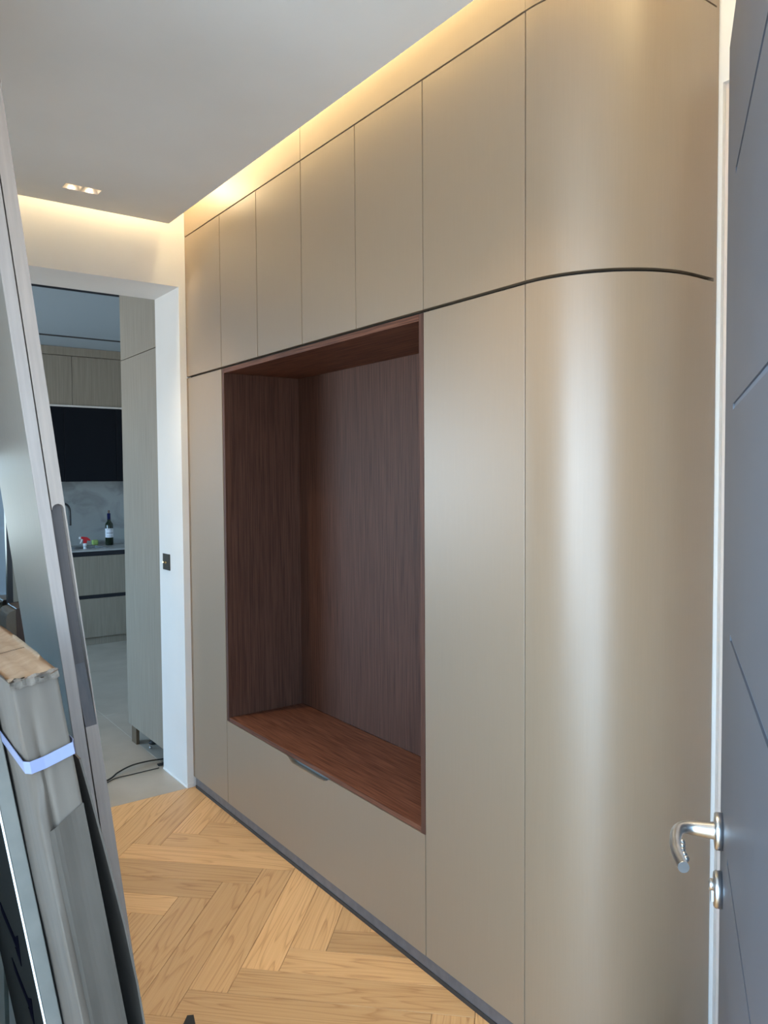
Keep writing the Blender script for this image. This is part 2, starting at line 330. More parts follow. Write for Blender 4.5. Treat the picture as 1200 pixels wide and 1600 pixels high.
# LED strips in the cove
t = tag(obj('led_strip', box(-0.075, -0.055, 0.5, YW-0.06, ZR-0.034, ZR-0.001), M['led']), 'warm strip light hidden in the ceiling cove along the tall wardrobe', 'light', 'cove strip lights')
t = tag(obj('led_strip', box(-2.04, -0.15, YW-0.055, YW-0.035, ZR-0.034, ZR-0.001), M['led_end']), 'warm strip light hidden in the ceiling cove over the kitchen opening', 'light', 'cove strip lights')

# ------------------------------------------------------------------ recessed twin lamp
LLAB = ['recessed twin square downlight set flush in the grey ceiling near the kitchen opening', 'recessed twin downlight in the ceiling above the curved corner cupboard, out of view', 'recessed twin downlight in the ceiling between entrance door and white wall, out of view', 'recessed twin downlight in the ceiling just inside the entrance, out of view']
for q_, (lx, ly) in enumerate(LAMPS):
    lt = thing('ceiling_light', LLAB[q_], 'light', (lx, ly, ZC), group='twin downlights in the hall ceiling')
    fr = [(-hx, hx, -hy, -hy+0.002, 0.0, 0.05), (-hx, hx, hy-0.002, hy, 0.0, 0.05), (-hx, -hx+0.002, -hy+0.002, hy-0.002, 0, 0.05), (hx-0.002, hx, -hy+0.002, hy-0.002, 0, 0.05), (-0.003, 0.003, -hy+0.002, hy-0.002, 0, 0.05), (-hx, hx, -hy, hy, 0.05, 0.053)]
    obj('housing', boxes(fr), M['reflector'], lt)
    for s in (-1, 1):
        cx = s*hx/2+s*0.0005; bm = bmesh.new(); a, b_, c_, d_ = hx/2-0.004, hy-0.003, 0.012, 0.010
        lo_ = [bm.verts.new((cx+x*a, y*b_, 0.001)) for x, y in ((-1, -1), (1, -1), (1, 1), (-1, 1))]
        hi_ = [bm.verts.new((cx+x*c_, y*d_, 0.040)) for x, y in ((-1, -1), (1, -1), (1, 1), (-1, 1))]
        for i in range(4): bm.faces.new((lo_[i], lo_[(i+1) % 4], hi_[(i+1) % 4], hi_[i]))
        rf = obj('reflector', bm, M['reflector'], lt)
        obj('lamp', box(cx-c_, cx+c_, -d_, d_, 0.040, 0.042), M['lamp'], rf)
    sd = bpy.data.lights.new('downlight_beam', 'SPOT'); sd.energy = SPOT_W[q_]/2; sd.color = (1.0, 0.82, 0.60); sd.spot_size = radians(95); sd.spot_blend = 0.9; sd.shadow_soft_size = 0.012
    for sx_ in (-0.0355, 0.0355):
        so = bpy.data.objects.new('downlight_beam', sd); C.objects.link(so); so.parent = lt; so.location = (sx_, 0, 0.024)

# ------------------------------------------------------------------ wardrobe
G = 0.0018; DT = 0.020
def door_flat(y0, y1, z0, z1, parent, name='door'):
    return obj(name, box(0.0, DT, y0+G, y1-G, z0, z1, 0.0008), M['lacquer'], parent, loc=(0, y0, z0))
def unit(name, label, y0, y1, z0, z1, group=None):
    t = thing(name, label, 'cabinet', (0, y0, z0), group=group)
    o = obj('carcass', boxes([(DT+0.002, 0.60, y0+0.0005, y0+0.018, z0, z1), (DT+0.002, 0.60, y1-0.018, y1-0.0005, z0, z1), (0.585, 0.60, y0+0.018, y1-0.018, z0, z1), (DT+0.002, 0.585, y0+0.018, y1-0.018, z0, z0+0.018), (DT+0.002, 0.585, y0+0.018, y1-0.018, z1-0.018, z1)]), M['carcass'])
    o.parent = t; o.matrix_parent_inverse = Matrix.Translation((0, -y0, -z0))
    d = door_flat(y0, y1, z0+(0.0035 if z0 > 1 else 0), z1-0.0035, t)
    d.matrix_parent_inverse = Matrix.Translation((0, -y0, -z0))
    return t
ov = ['taupe overhead cupboard at the far end of the wardrobe, beside the kitchen wall', 'taupe overhead cupboard second from the kitchen wall, above the niche corner',
      'taupe overhead cupboard third from the kitchen wall, left of the fascia joint', 'taupe overhead cupboard right of the fascia joint, above the middle of the niche',
      'taupe overhead cupboard above the right end of the dark niche', 'widest flat taupe overhead cupboard, directly left of the curved corner cupboard']
for i in range(6): unit('overhead_cabinet', ov[i], S[i+1], S[i], ZS+0.001, ZF, 'overhead cupboards of the wardrobe')
unit('tall_cabinet', 'narrow taupe tall cupboard between the white wall end and dark niche', S[1], S[0]-0.0145, Z0, ZS-0.001)
unit('tall_cabinet', 'wide flat taupe tall cupboard between the dark niche and curved corner', S[6], S[5], Z0, ZS-0.001)
tag(obj('filler_strip', box(0.0, DT, S[0]-0.0142, S[0], Z0, ZS-0.0045, 0.0008), M['lacquer']), 'slim taupe filler strip between far tall cupboard and white wall', 'trim')

def curve_pts(off, y_start):
    """front line of the curved corner, off = distance behind the face"""
    pts = [(off, y_start)] if y_start > S[6]+1e-6 else []
    n = 28; r = RC-off
    for i in range(n+1):
        a = pi + (pi/2)*i/n
        pts.append((RC + r*cos(a), S[6] + r*sin(a)))
    pts.append((XE, S[6]-RC+off))
    return pts
def curved_shell(z0, z1, o0, o1, y_start):
    a, b = curve_pts(o0, y_start), curve_pts(o1, y_start)
    bm = bmesh.new()
    cols = []
    for p, q in zip(a, b):
        cols.append([bm.verts.new((p[0], p[1], z0)), bm.verts.new((p[0], p[1], z1)), bm.verts.new((q[0], q[1], z1)), bm.verts.new((q[0], q[1], z0))])
    for i in range(len(cols)-1):
        for k in range(4):
            f = bm.faces.new((cols[i][k], cols[i+1][k], cols[i+1][(k+1) % 4], cols[i][(k+1) % 4]))
            f.smooth = k in (0, 2)
    bm.faces.new(cols[0]); bm.faces.new(cols[-1][::-1])
    bmesh.ops.recalc_face_normals(bm, faces=bm.faces[:])
    for e in bm.edges:
        if len(e.link_faces) == 2 and e.link_faces[0].normal.dot(e.link_faces[1].normal) < 0.5: e.smooth = False
    return bm
YS = S[6]-G
def curved_unit(label, z0, z1, gz0, gz1):
    t = thing('curved_cabinet', label, 'cabinet', (0, S[6]-RC, z0))
    for nm, bm, m in (('curved_door', curved_shell(z0+gz0, z1-gz1, 0.0, DT, S[6]), M['lacquer']),
                      ('carcass', curved_shell(z0+0.001, z1-0.001, DT+0.002, DT+0.02, S[6]), M['carcass'])):
        if nm == 'curved_door':
            for v in bm.verts:
                if v.co.y > S[6]-1e-4: v.co.y = S[6]-G
        o = obj(nm, bm, m, t); o.matrix_parent_inverse = Matrix.Translation((0, -(S[6]-RC), -z0))
    return t
curved_unit('tall taupe curved corner cupboard with a rounded front, reaching from floor to the split line', Z0, ZS-0.001, 0, 0.0035)
curved_unit('upper taupe curved corner cupboard above the split line', ZS+0.001, ZF, 0.0035, 0.0035)
tag(obj('end_strip', box(XE+0.001, 0.378, S[6]-RC+0.001, S[6]-RC+0.02, Z0, ZR-0.02, 0.0008), M['lacquer']), 'thin taupe end strip where the curved corner meets the white wall', 'trim')
# fascia boards
gf = 'fascia boards above the overhead cupboards'
tag(obj('fascia_board', box(0.0, DT, S[3]+0.001, S[0], ZF+0.001, ZR-0.002, 0.0006), M['lacquer']), 'cove-lit taupe fascia board from the white wall to the first fascia joint', 'panel', gf)
tag(obj('fascia_board', box(0.0, DT, S[6]+0.001, S[3]-0.001, ZF+0.001, ZR-0.002, 0.0006), M['lacquer']), 'cove-lit taupe fascia board between the fascia joint and curved corner', 'panel', gf)
tag(obj('fascia_board', curved_shell(ZF+0.001, ZR-0.002, 0.0, DT, S[6]), M['lacquer']), 'curved taupe fascia board over the rounded corner cupboard', 'panel', gf)
# plinth: flat boards with a dark strip painted as the shadow gap at the foot
gp = 'plinth boards along the wardrobe foot'
for (a, b, lab) in ((3.0765, S[0]-0.02, 'grey plinth piece under the far end of the wardrobe, by the white wall'), (1.6595, 3.076, 'long grey plinth piece under the drawer front and niche'), (S[6], 1.659, 'grey plinth piece under the wide tall cupboard')):
    t = thing('plinth_board', lab, 'plinth', (0, a, 0), group=gp)
    for nm, bm, m in (('board', box(0.004, 0.018, a, b, 0.014, Z0-0.002, 0.0006), M['plinth']), ('foot_shadow', box(0.0015, 0.018, a, b, 0.0005, 0.0135), M['plinth_shadow'])):
        o = obj(nm, bm, m, t); o.matrix_parent_inverse = Matrix.Translation((0, -a, 0))
t = tag(obj('plinth_board', curved_shell(0.0005, Z0-0.002, 0.004, 0.018, S[6]), M['plinth']), 'curved grey plinth piece under the rounded corner cupboard', 'plinth', gp)

# niche, bench seat and drawer
NY0, NY1 = S[5]+G, S[1]-G; BT = 0.0195; ND = 0.375; ZBT = 0.437
nt_ = thing('niche', 'dark brown wood-lined open niche in the middle of the taupe wardrobe', 'niche', (0, NY0, ZB))
def npart(nm, bm, m, lab=None, loc=None):
    o = obj(nm, bm, m, nt_)
    o.matrix_parent_inverse = Matrix.Translation((0, -NY0, -ZB))
    if lab: o['label'] = lab
    return o
npart('side_panel', box(0.001, ND, NY1-BT, NY1, ZBT-0.018, ZS-0.0045, 0.0006), M['wenge_v'])
npart('side_panel', box(0.001, ND, NY0, NY0+BT, ZBT-0.018, ZS-0.0045, 0.0006), M['wenge_v'])
npart('top_panel', box(0.001, ND, NY0+BT+0.0004, NY1-BT-0.0004, ZS-0.0045-BT, ZS-0.0045, 0.0006), M['wenge_h'])
npart('back_panel', box(ND-0.008, ND+0.010, NY0+BT+0.0005, NY1-BT-0.0005, ZBT+0.001, ZS-0.0045-BT-0.0005), M['wenge_v'])
npart('seat_board', box(0.002, ND-0.0085, NY0+BT+0.0005, NY1-BT-0.0005, ZBT-0.0165, ZBT, 0.0006), M['wenge_h'], 'reddish brown horizontal-grained seat board')
du = thing('bench_drawer', 'wide low taupe drawer front with a cut-out finger pull, under niche', 'drawer', (0, S[5], Z0))
cut = [(2.30, ZB-0.006), (2.312, ZB-0.013), (2.335, ZB-0.0205), (2.36, ZB-0.0225), (2.55, ZB-0.0225), (2.572, ZB-0.018), (2.588, ZB-0.008), (2.602, ZB-0.002)]
pts = [(S[5]+G, Z0), (S[1]-G, Z0), (S[1]-G, ZB-0.0035)] + [(y, min(z, ZB-0.0035)) for y, z in cut[::-1]] + [(2.29, ZB-0.0035), (S[5]+G, ZB-0.0035)]
bm = bmesh.new(); prism(bm, pts, 0.0, DT, 'x')
o = obj('drawer_front', bm, M['lacquer'], du); o.matrix_parent_inverse = Matrix.Translation((0, -S[5], -Z0))
o = obj('drawer_box', boxes([(DT+0.002, DT+0.03, S[5]+0.02, S[1]-0.02, Z0+0.02, ZBT-0.022), (DT+0.03, 0.58, S[5]+0.02, S[1]-0.02, Z0+0.02, Z0+0.035)]), M['carcass_grey'], du); o.matrix_parent_inverse = Matrix.Translation((0, -S[5], -Z0))

# ------------------------------------------------------------------ entrance door, opened inwards beside the camera
AZ = radians(56.4)
D = Vector((sin(AZ), cos(AZ), 0)); free = Vector((-0.328, 0.642, 0)); DW = 0.90
hinge = free - D*DW
ed = thing('entrance_door', 'slate grey entrance door leaf standing open beside the curved corner cupboard', 'door', hinge, (0, 0, math.atan2(D.y, D.x)))
# local: x along the leaf from hinge to free edge, +y out of the visible face
gz = [1.868, 1.5655, 1.262, 0.960, 0.657, 0.354]
bm = bmesh.new(); gw = 0.004; xe = DW-0.155
zs_ = [0.008] + [v for g_ in gz[::-1] for v in (g_-gw, g_+gw)] + [2.10]
bx(bm, 0, DW, -0.045, -0.003, 0.008, 2.10)
bx(bm, xe, DW, -0.003, 0.0, 0.008, 2.10)
for i in range(0, len(zs_), 2): bx(bm, 0, xe, -0.003, 0.0, zs_[i], zs_[i+1])
obj('leaf', bm, M['door_paint'], ed)
for g_ in gz: obj('groove_inlay', box(0, xe, -0.0029, -0.0022, g_-gw, g_+gw), M['door_groove'], ed)
HX, HZ = DW-0.05, 0.955
hd = thing('x', 'x', 'x'); del hd['label'], hd['category']; hd.name = 'handle'; hd.parent = ed; hd['label'] = 'curved satin steel lever handle with finger bumps on a round rose'
bm = bmesh.new(); tube(bm, [(HX, 0.0, HZ), (HX, 0.009, HZ), (HX, 0.011, HZ)], [0.0265, 0.0265, 0.0245], 28)
obj('rose', bm, M['steel'], hd)
path = [(HX, 0.010, HZ), (HX, 0.026, HZ), (HX-0.0005, 0.042, HZ+0.0005), (HX-0.006, 0.054, HZ+0.001), (HX-0.018, 0.0615, HZ+0.0005), (HX-0.036, 0.0645, HZ-0.001), (HX-0.060, 0.0645, HZ-0.003), (HX-0.085, 0.062, HZ-0.004), (HX-0.108, 0.0575, HZ-0.004), (HX-0.122, 0.0545, HZ-0.004)]
def smooth(path, n=5):
    P = [Vector(p) for p in path]; out = []
    for i in range(len(P)-1):
        a, b, c, d = P[max(i-1, 0)], P[i], P[i+1], P[min(i+2, len(P)-1)]
        for k in range(n):
            t_ = k/n; out.append(0.5*((2*b)+(c-a)*t_+(2*a-5*b+4*c-d)*t_*t_+(3*b-a-3*c+d)*t_**3))
    out.append(P[-1]); return out
sp_ = smooth(path); nn = len(sp_)
bm = bmesh.new(); tube(bm, sp_, [0.0125 - 0.0035*min(1, i/(nn*0.35)) - 0.0015*i/nn for i in range(nn)], 20)
obj('lever', bm, M['steel'], hd)
for k, sx in enumerate((0.045, 0.058, 0.071, 0.084, 0.096)):
    bm = bmesh.new(); bmesh.ops.create_uvsphere(bm, u_segments=14, v_segments=8, radius=0.0045, matrix=Matrix.Translation((HX-sx, 0.0555-0.0035*(k > 2)*(k-2)*0.6, HZ-0.004)))
    for f in bm.faces: f.smooth = True
    obj('grip_bump', bm, M['steel'], hd)
lk = thing('x', 'x', 'x'); del lk['label'], lk['category']; lk.name = 'lock'; lk.parent = ed
LZ = 0.868
bm = bmesh.new(); tube(bm, [(HX, 0.0, LZ), (HX, 0.009, LZ), (HX, 0.0115, LZ)], [0.026, 0.026, 0.0235], 28)
obj('rose', bm, M['steel'], lk)
bm = bmesh.new(); tube(bm, [(HX, 0.011, LZ+0.006), (HX, 0.017, LZ+0.006), (HX, 0.0175, LZ+0.006)], [0.0085, 0.0085, 0.007], 20)
bx(bm, HX-0.005, HX+0.005, 0.011, 0.0155, LZ-0.018, LZ+0.003, 0.0008)
obj('cylinder', bm, M['steel'], lk)
obj('keyway', box(HX-0.001, HX+0.001, 0.0174, 0.0178, LZ+0.001, LZ+0.010), M['rubber'], lk)
for z in (0.25, 1.0, 1.8): obj('hinge', box(-0.006, 0.004, -0.03, -0.005, z, z+0.1, 0.001), M['steel'], ed)

# ------------------------------------------------------------------ light switch on the jamb
sw = thing('light_switch', 'small dark bronze toggle light switch on the white jamb of opening', 'switch', (XJ, 3.743, 1.07))
obj('plate', box(-0.004, 0, -0.046, 0.046, -0.040, 0.040, 0.001), M['bronze'], sw)
bm = bmesh.new(); tube(bm, [(-0.004, 0, -0.003), (-0.008, 0, -0.003)], 0.006, 16); tube(bm, [(-0.007, 0, -0.003), (-0.014, -0.001, -0.001), (-0.022, -0.003, 0.001)], [0.0022, 0.0028, 0.0038], 12)
obj('toggle', bm, M['brass'], sw)

# ------------------------------------------------------------------ leaning door boards
TH = 0.1206
def lean(name, label, cat, x, y, th, group=None): return thing(name, label, cat, (x, y, 0), (0, -th, 0), group)
BH = 2.585
p1 = lean('leaning_board', 'front taupe board leaning behind the carton, its broad face to the camera', 'board', -0.953, 1.40, TH, 'tall boards leaning at the left')
obj('face_panel', box(0, 0.0205, 0.0018, 0.300, 0, BH, 0.0008), M['board_face'], p1)
obj('edge_band', box(0.0002, 0.0203, 0.0, 0.0016, 0, BH, 0.0005), M['board_edge'], p1)['label'] = 'paler long edge facing the camera'
p2 = lean('leaning_board', 'rear board with finger groove in its edge, against the front board', 'board', -0.9305, 1.40, TH, 'tall boards leaning at the left')
bm = bmesh.new(); W2 = 0.0215; gz0, gz1 = 1.16, 1.445
bx(bm, 0, W2, 0.020, 0.30, 0, BH)
bx(bm, 0, W2, 0.0, 0.020, 0, gz0-0.11); bx(bm, 0, W2, 0.0, 0.020, gz1, BH)
bx(bm, W2-0.0022, W2, 0.0, 0.020, gz0-0.11, gz1)
obj('panel', bm, M['board_edge2'], p2)
# sloping end of the groove and its rounded head
bm = bmesh.new()
pr_ = [(0.0, gz0-0.11), (0.020, gz0-0.11), (0.020, gz0)]
v0 = [bm.verts.new((0.0, y, z)) for y, z in pr_]; v1 = [bm.verts.new((W2-0.0022, y, z)) for y, z in pr_]
bm.faces.new(v0[::-1]); bm.faces.new(v1)
for i in range(3): bm.faces.new((v0[i], v0[(i+1) % 3], v1[(i+1) % 3], v1[i]))
cr = (W2-0.0022)/2
bmesh.ops.recalc_face_normals(bm, faces=bm.faces[:])
obj('groove_end', bm, M['dark_brown'], p2)
bm = bmesh.new()
arc = [(0.0, gz1-cr), (0.0, gz1), (W2-0.0022, gz1), (W2-0.0022, gz1-cr)] + [(cr+cr*cos(a), gz1-cr+cr*sin(a)) for a in [pi*i/10 for i in range(1, 10)]]
A = [bm.verts.new((x, 0.0, z)) for x, z in arc]; B = [bm.verts.new((x, 0.02, z)) for x, z in arc]
bm.faces.new(A); n = len(A)
for i in range(n): bm.faces.new((A[i], B[i], B[(i+1) % n], A[(i+1) % n]))
bmesh.ops.recalc_face_normals(bm, faces=bm.faces[:])
obj('groove_end', bm, M['board_edge2'], p2)
bm = box(0.0004, W2-0.0026, 0.0185, 0.0199, gz0, gz1-0.0005)
obj('groove_bed', bm, M['dark_brown'], p2)['label'] = 'dark bed of the finger groove'

# ------------------------------------------------------------------ carton with strap
CT = 0.158; CTK = 0.0565; CHH = 1.236; CLEN = 0.70
ca = lean('carton', 'tall flat brown cardboard carton with white strap and battered top corner', 'box', -1.044, 1.05, CT)
def crumpled():
    bm = bmesh.new()
    nx, ny, nz = 22, 10, 90
    # shell as a grid: near face (y=0), left face (x=0), right face, far face
    def g(x, y, z):
        import mathutils
        from mathutils import noise
        n1 = noise.noise(Vector((x*14, y*6+3, z*5)))*0.0022 + noise.noise(Vector((x*60, y*30, z*9)))*0.0009
        dx = dy = 0.0
        near = max(0, 1-y/0.05)
        if y < 0.09:
            # creases that run down the near corner
            dent = 0.012*math.exp(-((x-0.020-0.003*sin(z*5))/0.0035)**2)*max(0, min(1, (1.205-z)/0.06))*(0.6+0.4*sin(z*9))*near
            dy += dent
            bite = 0.006*math.exp(-((z-1.10)/0.03)**2)*math.exp(-(x/0.012)**2)
            dx += bite*near; dy += bite
            dy += -0.007*max(0, sin((z-0.55)*7.0))*math.exp(-(x/0.010)**2)
        if z > CHH-0.03: dx += 0.002*sin(y*40)*(x > 0.03)
        return (x+dx+(n1 if x < 0.001 else -n1 if x > CTK-0.001 else 0), y+dy+(n1 if y < 0.001 else 0), z + (n1*1.5 if z > CHH-0.001 else 0))
    ring = [(CTK*i/nx, 0.0) for i in range(nx)] + [(CTK, 0.0)] + [(CTK, CLEN*(i/ny)**2) for i in range(1, ny)] + [(CTK, CLEN)] + [(CTK*(1-i/nx), CLEN) for i in range(1, nx)] + [(0, CLEN)] + [(0, CLEN*((ny-i)/ny)**2) for i in range(1, ny)]
    # soften the two near corners
    def soft(p):
        x, y = p; r = 0.0035
        if x < 1e-6 and y < 1e-6: return (r*0.3, r*0.3)
        if x > CTK-1e-6 and y < 1e-6: return (CTK-r*0.3, r*0.3)
        return p
    ring = [soft(p) for p in ring]
    rows = []
    for j in range(nz+1):
        z = CHH*j/nz
        rows.append([bm.verts.new(g(x, y, z)) for x, y in ring])
    n = len(ring)
    for j in range(nz):
        for i in range(n):
            f = bm.faces.new((rows[j][i], rows[j][(i+1) % n], rows[j+1][(i+1) % n], rows[j+1][i])); f.smooth = True
    bm.faces.new(rows[0][::-1]); bm.faces.new(rows[-1])
    bmesh.ops.triangulate(bm, faces=[f for f in bm.faces if len(f.verts) > 4])
    bmesh.ops.recalc_face_normals(bm, faces=bm.faces[:])
    for e in bm.edges:
        if len(e.link_faces) == 2 and e.link_faces[0].normal.dot(e.link_faces[1].normal) < 0.75: e.smooth = False
    return bm
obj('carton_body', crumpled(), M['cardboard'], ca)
# top flap, bent and torn along the near edge
bm = bmesh.new(); rows = []
for j in range(16):
    y = -0.004 + (CLEN+0.004)*(j/15)**1.6
    row = []
    for i in range(9):
        x = -0.0015 + (CTK+0.003)*i/8
        z = CHH+0.0035 + 0.0018*sin(i*1.9+j*0.7) + (0.004*sin(i*0.8) if j < 2 else 0) + 0.003*math.exp(-((y-0.11)/0.012)**2)
        row.append(bm.verts.new((x, y + (0.004*sin(i*2.3) if j == 0 else 0), z)))
    rows.append(row)
for j in range(15):
    for i in range(8):
        f = bm.faces.new((rows[j][i], rows[j][i+1], rows[j+1][i+1], rows[j+1][i])); f.smooth = True
r_ = bmesh.ops.solidify(bm, geom=bm.faces[:], thickness=-0.003)
obj('top_flap', bm, M['cardboard_top'], ca)['label'] = 'top flap, its warm brown lightened as if lit'
bm = bmesh.new(); rows = []
for j in range(5):
    row = []
    for i in range(13):
        x = -0.001 + (CTK+0.002)*i/12
        row.append(bm.verts.new((x, -0.004-0.0008*sin(i*1.3) + 0.0012*j*(0.3+0.7*abs(sin(i*1.1))), CHH-0.006+0.0026*j + 0.0008*sin(i*2.2+j) + 0.004*(i/12-0.5)*(j > 2))))
    rows.append(row)
for j in range(4):
    for i in range(12): f = bm.faces.new((rows[j][i], rows[j][i+1], rows[j+1][i+1], rows[j+1][i]))
bmesh.ops.solidify(bm, geom=bm.faces[:], thickness=0.0016)
obj('torn_edge', bm, M['cardboard_torn'], ca)['label'] = 'torn pale lip of the flap at the near corner'
bm = bmesh.new(); rows = []
for i in range(10):
    t_ = i/9; row = []
    for j in range(3):
        row.append(bm.verts.new((0.004+0.047*t_, -0.009+0.004*j, CHH+0.004+0.004*abs(sin(t_*7+j))*(0.4+0.6*(j == 1)) )))
    rows.append(row)
for i in range(9):
    for j in range(2): bm.faces.new((rows[i][j], rows[i+1][j], rows[i+1][j+1], rows[i][j+1]))
bmesh.ops.solidify(bm, geom=bm.faces[:], thickness=0.0012)
obj('torn_shred', bm, M['cardboard_torn'], ca)
# lower overlap sheet on the near face
bm = bmesh.new(); rows = []
for j in range(24):
    row = []
    for i in range(9):
        x = 0.010 + (CTK-0.0105)*i/8
        top = 1.035 + 0.022*(i/8)
        z = top*(1-j/23)
        row.append(bm.verts.new((x, -0.0022 + 0.002*(i == 0) - 0.0007*sin(i*0.9+j*0.3), z)))
    rows.append(row)
for j in range(23):
    for i in range(8): f = bm.faces.new((rows[j][i], rows[j+1][i], rows[j+1][i+1], rows[j][i+1]))
bmesh.ops.solidify(bm, geom=bm.faces[:], thickness=0.0012)
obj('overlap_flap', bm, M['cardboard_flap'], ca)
# strap
sz = 1.128; o_ = 0.0045
bm = bmesh.new()
lp_ = [(-0.003, -0.0005), (0.003, -o_-0.0022), (0.02, -o_), (CTK*0.7, -o_), (CTK, -o_-0.0008), (CTK+0.003, 0.003), (CTK+0.003, CLEN), (CTK, CLEN+0.003), (0, CLEN+0.003), (-0.003, CLEN)]
zt = [0.001, 0.0, 0.0, 0.003, 0.006, 0.007, 0.0, 0.0, 0.0, 0.0]
a = [bm.verts.new((x, y, sz-0.008+z)) for (x, y), z in zip(lp_, zt)]; b = [bm.verts.new((x, y, sz+0.008+z)) for (x, y), z in zip(lp_, zt)]
for i in range(len(lp_)): f = bm.faces.new((a[i], a[(i+1) % len(a)], b[(i+1) % len(a)], b[i]))
bmesh.ops.recalc_face_normals(bm, faces=bm.faces[:]); bmesh.ops.solidify(bm, geom=bm.faces[:], thickness=-0.0008)
obj('strap', bm, M['strap'], ca)['label'] = 'white plastic packing strap'
# printed line on the top
obj('printed_line', boxes([(0.015, 0.017, 0.16, 0.40, CHH+0.0068, CHH+0.0070), (0.015, 0.050, 0.158, 0.160, CHH+0.0068, CHH+0.0070)]), M['ink'], ca)

# dark carton behind it
cb_ = lean('carton', 'thin dark carton with printed arrows, between brown carton and left wall', 'box', -1.0705, 1.20, CT)
bm = box(0.0022, 0.023, 0.0, 0.50, 0, 1.165, 0.001); obj('carton_body', bm, M['grey_carton'], cb_)
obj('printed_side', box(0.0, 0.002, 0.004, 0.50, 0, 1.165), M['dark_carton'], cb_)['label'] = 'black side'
obj('edge_strip', box(-0.0005, 0.0018, -0.0012, 0.0035, 0, 1.166, 0.0004), M['white_trim'], cb_)['label'] = 'narrow white strip along the edge'  # thin white strip down the near edge of the dark side
for zc_ in (0.735, 0.625):
    bm = bmesh.new()
    prism(bm, [(0.10, zc_+0.04), (0.14, zc_-0.035), (0.175, zc_-0.02), (0.15, zc_-0.01), (0.27, zc_-0.005), (0.27, zc_+0.02), (0.15, zc_+0.012)], -0.0012, -0.0002, 'x')
    obj('printed_arrow', bm, M['ink'], cb_)
# thin warped cardboard sheet beside the carton
xz = [(-0.985, 0.0), (-1.010, 0.22), (-1.045, 0.45), (-1.078, 0.66), (-1.092, 0.76), (-1.108, 0.85), (-1.128, 0.945), (-1.150, 1.045), (-1.163, 1.10)]
xz = [(a_+0.012, b_) for a_, b_ in xz]
bm = bmesh.new(); prism(bm, xz + [(x+0.0028, z) for x, z in xz[::-1]], 1.08, 1.36, 'y')
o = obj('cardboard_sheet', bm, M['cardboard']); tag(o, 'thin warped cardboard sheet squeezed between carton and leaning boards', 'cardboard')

# ------------------------------------------------------------------ mirror and rounded boards further back
mi = thing('standing_mirror', 'tall black-framed mirror with rounded corners, at the left picture edge', 'mirror', (-1.30, 2.10, 0))
def rrect(w, h, r, n=8):
    out = []
    for cx_, cz_, a0 in ((w-r, h-r, 0), (r, h-r, pi/2), (r, r, pi), (w-r, r, 1.5*pi)):
        out += [(cx_+r*cos(a0+pi/2*i/n), cz_+r*sin(a0+pi/2*i/n)) for i in range(n+1)]
    return out
MW, MH = 0.262, 1.54
oa, ob = rrect(MW, MH, 0.07), [(x+0.012, z+0.012) for x, z in rrect(MW-0.024, MH-0.024, 0.058)]
bm = bmesh.new(); rr = []
for y in (0.0, 0.025): rr.append(([bm.verts.new((x, y, z)) for x, z in oa], [bm.verts.new((x, y, z)) for x, z in ob]))
n = len(oa)
for i in range(n):
    j = (i+1) % n
    bm.faces.new((rr[0][0][i], rr[0][0][j], rr[0][1][j], rr[0][1][i])); bm.faces.new((rr[1][0][i], rr[1][1][i], rr[1][1][j], rr[1][0][j]))
    bm.faces.new((rr[0][0][i], rr[1][0][i], rr[1][0][j], rr[0][0][j])); bm.faces.new((rr[0][1][i], rr[0][1][j], rr[1][1][j], rr[1][1][i]))
bmesh.ops.recalc_face_normals(bm, faces=bm.faces[:])
obj('frame', bm, M['black_metal'], mi)
bm = bmesh.new(); prism(bm, ob, 0.010, 0.014, 'y'); obj('glass', bm, M['mirror'], mi)
rb = thing('rounded_board', 'dark brown and grey round-topped boards standing together behind the carton', 'board', (-1.077, 1.98, 0))
def roundtop(x0, x1, z1, r, y0, y1):
    pts = [(x0, 0), (x1, 0), (x1, z1)] + [(x0+r-r*sin(pi/2*i/8), z1-r+r*cos(pi/2*i/8)) for i in range(9)]
    bm = bmesh.new(); prism(bm, pts, y0, y1, 'y'); return bm
obj('grey_board', roundtop(0.0, 0.0215, 1.172, 0.021, 0.0, 0.10), M['grey_carton'], rb)
obj('brown_board', roundtop(0.022, 0.090, 1.176, 0.003, 0.0, 0.10), M['dark_brown'], rb)

# small black item on the wood floor
bm = bmesh.new(); prism(bm, [(-0.655, 1.982), (-0.640, 1.974), (-0.652, 1.93), (-0.664, 1.85), (-0.700, 1.86), (-0.690, 1.94)], 0.001, 0.022)
tag(obj('rubber_wedge', bm, M['rubber']), 'small black rubber wedge whose tip shows at the bottom edge', 'wedge')

# ------------------------------------------------------------------ kitchen
KX = -0.030; KT = 4.40
tu = thing('tall_oak_cabinet', 'tall pale oak cabinet just inside the opening, on feet without plinth', 'cabinet', (KX, YW+TR+0.004, 0))
def kp(nm, b, m, par=None, bev=0.0008):
    bm = boxes([b], bev) if not isinstance(b, list) else boxes(b, bev)
    o = obj(nm, bm, m, par or tu)
    base = par or tu
    while base.parent: base = base.parent
    o.matrix_parent_inverse = Matrix.Translation(-base.location); return o
y0k = YW+TR+0.004
kp('door', (KX, KX+0.02, y0k, KT, 0.098, 2.138), M['kitchen_oak'])
kp('door', (KX, KX+0.02, y0k, KT, 2.1415, 2.679), M['kitchen_oak'])
kp('carcass', [(KX+0.021, 0.60, y0k, y0k+0.018, 0.11, 2.679), (KX+0.021, 0.60, KT-0.018, KT, 0.11, 2.679), (KX+0.021, 0.60, y0k+0.018, KT-0.018, 0.11, 0.128), (0.58, 0.60, y0k+0.018, KT-0.018, 0.128, 2.679)], M['kitchen_oak'])
